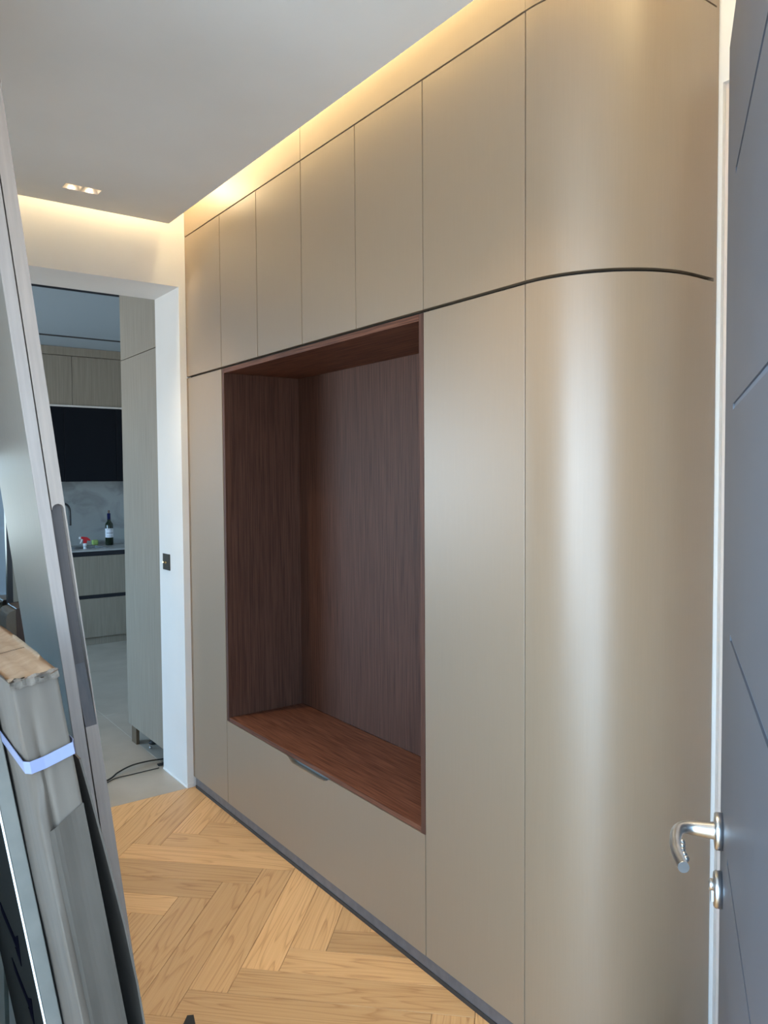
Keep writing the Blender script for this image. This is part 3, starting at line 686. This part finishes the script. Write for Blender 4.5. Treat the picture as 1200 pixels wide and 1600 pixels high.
kp('foot', (KX+0.006, KX+0.024, 4.285, 4.36, 0.0, 0.11), M['raw_wood'])
kp('foot', (KX+0.03, KX+0.06, 3.885, 3.91, 0.065, 0.11), M['raw_wood'])
for yy in (3.90, 4.25):
    for xx in (0.06, 0.5):
        bm = bmesh.new(); lathe(bm, [(0.024, 0.0), (0.024, 0.012), (0.012, 0.016), (0.012, 0.11)], 14, (xx, yy, 0)); o = obj('foot', bm, M['rubber'], tu); o.matrix_parent_inverse = Matrix.Translation(-tu.location)
bm = bmesh.new(); bmesh.ops.create_uvsphere(bm, u_segments=12, v_segments=8, radius=0.008, matrix=Matrix.Translation((0.015, 4.17, 0.009)))
tag(obj('castor_ball', bm, M['steel']), 'tiny shiny metal ball on the tiles under tall oak cabinet', 'ball')
# cables
def cable(pts, rad, lab):
    bm = bmesh.new(); tube(bm, smooth(pts, 6), rad, 8); return tag(obj('power_cable', bm, M['rubber']), lab, 'cable', 'cables by the tall oak cabinet')
cable([(-0.42, 3.78, 0.004), (-0.296, 3.861, 0.004), (-0.245, 3.90, 0.012), (-0.16, 3.94, 0.018), (-0.06, 3.962, 0.012), (0.03, 3.965, 0.005), (0.15, 4.0, 0.005)], 0.004, 'thick black cable arching over the pale tiles to oak cabinet')
cable([(-0.42, 3.73, 0.003), (-0.29, 3.845, 0.003), (-0.20, 3.855, 0.003), (-0.13, 3.857, 0.003), (-0.05, 3.860, 0.003)], 0.0022, 'thin flat-lying dark cable in front of the thick one')
bm = bmesh.new(); bx(bm, -0.045, 0.03, 3.882, 3.902, 0.004, 0.012, 0.001); tube(bm, [(0.03, 3.892, 0.008), (0.10, 3.90, 0.008)], 0.005, 8)
tag(obj('cable_plug', bm, M['rubber']), 'small black plug end lying by the jamb foot', 'plug')

# base cabinets, black channels, counter
BY = 7.14
bases = [(-3.0, -2.1), (-2.1, -1.2), (-1.2, -0.3), (-0.3, 0.90), (0.90, 1.39)]
bl = ['oak drawer unit in the far left of the kitchen run, hidden by boards', 'oak drawer unit left of the mirror frame in the kitchen run', 'pale oak drawer unit seen past the far edge of the leaning board',
      'wide oak two-drawer base unit under the sink and wine bottle, left of tall cabinet', 'oak two-drawer base unit at the right end, behind the tall oak cabinet']
for (x0, x1), lab in zip(bases, bl):
    t = thing('base_cabinet', lab, 'cabinet', (x0, BY, 0), group='base units of the kitchen')
    def bp_(nm, b, m):
        o = obj(nm, boxes([b], 0.0008), m, t); o.matrix_parent_inverse = Matrix.Translation((-x0, -BY, 0)); return o
    bp_('carcass', (x0+0.001, x1-0.001, BY+0.03, KY-0.03, 0.07, 0.60), M['black_slot'])
    bp_('drawer', (x0+0.001, x1-0.001, BY, BY+0.02, 0.07, 0.418), M['kitchen_oak'])
    bp_('drawer', (x0+0.001, x1-0.001, BY, BY+0.02, 0.453, 0.80), M['kitchen_oak'])
    bp_('channel', (x0+0.001, x1-0.001, BY+0.012, BY+0.029, 0.419, 0.452), M['black_slot'])
    bp_('channel', (x0+0.001, x1-0.001, BY+0.012, BY+0.029, 0.801, 0.842), M['black_slot'])
    bp_('plinth', (x0+0.001, x1-0.001, BY+0.02, BY+0.035, 0.0, 0.066), M['kitchen_oak'])
SX0, SX1, SY0, SY1 = 0.30, 0.72, 7.26, 7.60
wt = tag(obj('worktop', boxes([(-3.0, SX0, BY-0.005, KY-0.012, 0.843, 0.856), (SX1, 1.39, BY-0.005, KY-0.012, 0.843, 0.856), (SX0, SX1, BY-0.005, SY0, 0.843, 0.856), (SX0, SX1, SY1, KY-0.012, 0.843, 0.856)]), M['counter']), 'thin pale stone worktop running over the kitchen base units', 'worktop')
sk = thing('kitchen_sink', 'stainless steel sink let into the worktop below black tap', 'sink', (SX0, SY0, 0.65))
def skp(nm, lst, m):
    o = obj(nm, boxes(lst), m, sk); o.matrix_parent_inverse = Matrix.Translation((-SX0, -SY0, -0.65)); return o
skp('bowl', [(SX0+0.001, SX0+0.004, SY0+0.001, SY1-0.001, 0.652, 0.855), (SX1-0.004, SX1-0.001, SY0+0.001, SY1-0.001, 0.652, 0.855), (SX0+0.004, SX1-0.004, SY0+0.001, SY0+0.004, 0.652, 0.855), (SX0+0.004, SX1-0.004, SY1-0.004, SY1-0.001, 0.652, 0.855), (SX0+0.004, SX1-0.004, SY0+0.004, SY1-0.004, 0.648, 0.652)], M['sink'])
skp('rim', [(SX0-0.012, SX1+0.012, SY1-0.001, SY1+0.012, 0.8562, 0.8582), (SX0-0.012, SX1+0.012, SY0-0.012, SY0+0.001, 0.8562, 0.8582), (SX0-0.012, SX0+0.001, SY0+0.001, SY1-0.001, 0.8562, 0.8582), (SX1-0.001, SX1+0.012, SY0+0.001, SY1-0.001, 0.8562, 0.8582)], M['sink'])
tag(obj('splashback', box(-3.0, 1.39, KY-0.011, KY-0.001, 0.857, 1.50), M['marble']), 'veined grey marble splashback between worktop and black wall units', 'splashback')
# wall units
for x0, x1, lab in ((-0.42, 0.40, 'black wall cupboard over the sink, left, mostly behind leaning boards'), (0.402, 0.866, 'square black wall cupboard above the marble, in view middle'), (0.868, 1.39, 'black wall cupboard partly hidden by tall oak cabinet')):
    t = thing('dark_wall_cabinet', lab, 'cabinet', (x0, 7.4, 1.466), group='black wall cupboards')
    for nm, b, m in (('door', (x0+0.001, x1-0.001, 7.40, 7.42, 1.466, 2.14), M['kitchen_dark']), ('carcass', (x0+0.001, x1-0.001, 7.422, KY-0.013, 1.505, 2.14), M['kitchen_dark'])):
        o = obj(nm, boxes([b], 0.001), m, t); o.matrix_parent_inverse = Matrix.Translation((-x0, -7.4, -1.466))
tag(obj('shelf_strip', box(-0.42, 1.39, 7.385, 7.70, 2.142, 2.158), M['grout']), 'thin pale strip between the black and oak wall cupboards', 'trim')
for x0, x1, lab in ((-0.42, 0.479, 'upper oak wall cupboard left of the seam, above black cupboards'), (0.481, 1.39, 'upper oak wall cupboard right of the seam, beside tall cabinet')):
    t = thing('oak_wall_cabinet', lab, 'cabinet', (x0, 7.4, 2.16), group='oak wall cupboards under the ceiling')
    for nm, b, m in (('door', (x0+0.001, x1-0.001, 7.40, 7.42, 2.160, 2.600), M['kitchen_oak']), ('carcass', (x0+0.001, x1-0.001, 7.422, KY-0.002, 2.160, 2.600), M['kitchen_oak'])):
        o = obj(nm, boxes([b], 0.001), m, t); o.matrix_parent_inverse = Matrix.Translation((-x0, -7.4, -2.16))
tag(obj('oak_fascia', box(-0.42, 1.39, 7.392, 7.42, 2.604, 2.678), M['kitchen_oak']), 'oak fascia strip between upper oak cupboards and kitchen ceiling', 'panel')

# bottle
wb = thing('wine_bottle', 'dark wine bottle with white label on the kitchen worktop', 'bottle', (0.835, 7.58, 0.856))
bm = bmesh.new(); lathe(bm, [(0.034, 0), (0.037, 0.004), (0.037, 0.19), (0.034, 0.205), (0.022, 0.222), (0.0155, 0.236), (0.0145, 0.30)], 24); obj('glass_body', bm, M['glass_green'], wb)
bm = bmesh.new(); lathe(bm, [(0.016, 0.246), (0.0158, 0.303), (0.0165, 0.3045)], 20); obj('foil', bm, M['foil'], wb)
bm = bmesh.new(); lathe(bm, [(0.009, 0.304), (0.0095, 0.325), (0.007, 0.334)], 12); obj('stopper', bm, M['cork'], wb)
def band(r, z0, z1, a0, a1, n=14):
    bm = bmesh.new(); P = [[bm.verts.new((r*cos(a0+(a1-a0)*i/n), r*sin(a0+(a1-a0)*i/n), z)) for z in (z0, z1)] for i in range(n+1)]
    for i in range(n): bm.faces.new((P[i][0], P[i+1][0], P[i+1][1], P[i][1]))
    return bm
lb = obj('label', band(0.0374, 0.074, 0.160, pi, 2*pi), M['paper'], wb)
for z in (0.148, 0.120, 0.112, 0.086): obj('printed_line', band(0.0376, z, z+0.003, pi*1.2, pi*1.75, 8), M['label_ink'], lb)
# spray bottle in the sink
sb = thing('spray_bottle', 'spray bottle with a red trigger head standing in the sink', 'bottle', (0.548, 7.36, 0.652))
bm = bmesh.new(); lathe(bm, [(0.036, 0), (0.038, 0.005), (0.038, 0.13), (0.030, 0.165), (0.015, 0.195), (0.0135, 0.225)], 20); obj('body', bm, M['clear'], sb)
bm = bmesh.new(); lathe(bm, [(0.016, 0.222), (0.016, 0.246), (0.012, 0.252)], 16); obj('collar', bm, M['white_plastic'], sb)
bm = bmesh.new(); prism(bm, [(-0.014, 0.250), (0.014, 0.250), (0.018, 0.275), (0.048, 0.270), (0.044, 0.285), (0.020, 0.305), (-0.018, 0.312), (-0.034, 0.308), (-0.034, 0.292), (-0.012, 0.288)], -0.012, 0.012, 'y')
obj('trigger_head', bm, M['red'], sb)
bm = bmesh.new(); prism(bm, [(-0.036, 0.290), (-0.036, 0.312), (-0.050, 0.310), (-0.050, 0.292)], -0.009, 0.009, 'y'); prism(bm, [(-0.020, 0.290), (-0.028, 0.290), (-0.044, 0.250), (-0.038, 0.248), (-0.024, 0.270)], -0.006, 0.006, 'y')
obj('nozzle', bm, M['white_plastic'], sb)
bm = bmesh.new(); bx(bm, 0.70, 0.755, 7.655, 7.70, 0.858, 0.905, 0.008); tag(obj('sponge', bm, M['sponge']), 'yellow-green sponge standing behind the sink on the worktop', 'sponge')
tp = thing('kitchen_tap', 'black gooseneck kitchen tap partly hidden behind the leaning boards', 'tap', (0.385, 7.66, 0.856))
bm = bmesh.new(); tube(bm, smooth([(0, 0, 0.0), (0, 0, 0.25), (0.0, -0.003, 0.35), (0.016, -0.01, 0.39), (0.05, -0.02, 0.405), (0.085, -0.03, 0.39), (0.103, -0.035, 0.35), (0.106, -0.037, 0.28), (0.106, -0.037, 0.20)], 5), 0.010, 14); obj('spout', bm, M['black_metal'], tp)
bm = bmesh.new(); lathe(bm, [(0.025, 0), (0.025, 0.008), (0.014, 0.012)], 18); obj('base', bm, M['black_metal'], tp)
bm = bmesh.new(); tube(bm, [(0.0, 0, 0.08), (-0.03, -0.01, 0.10), (-0.07, -0.02, 0.13)], 0.006, 10); obj('lever', bm, M['black_metal'], tp)
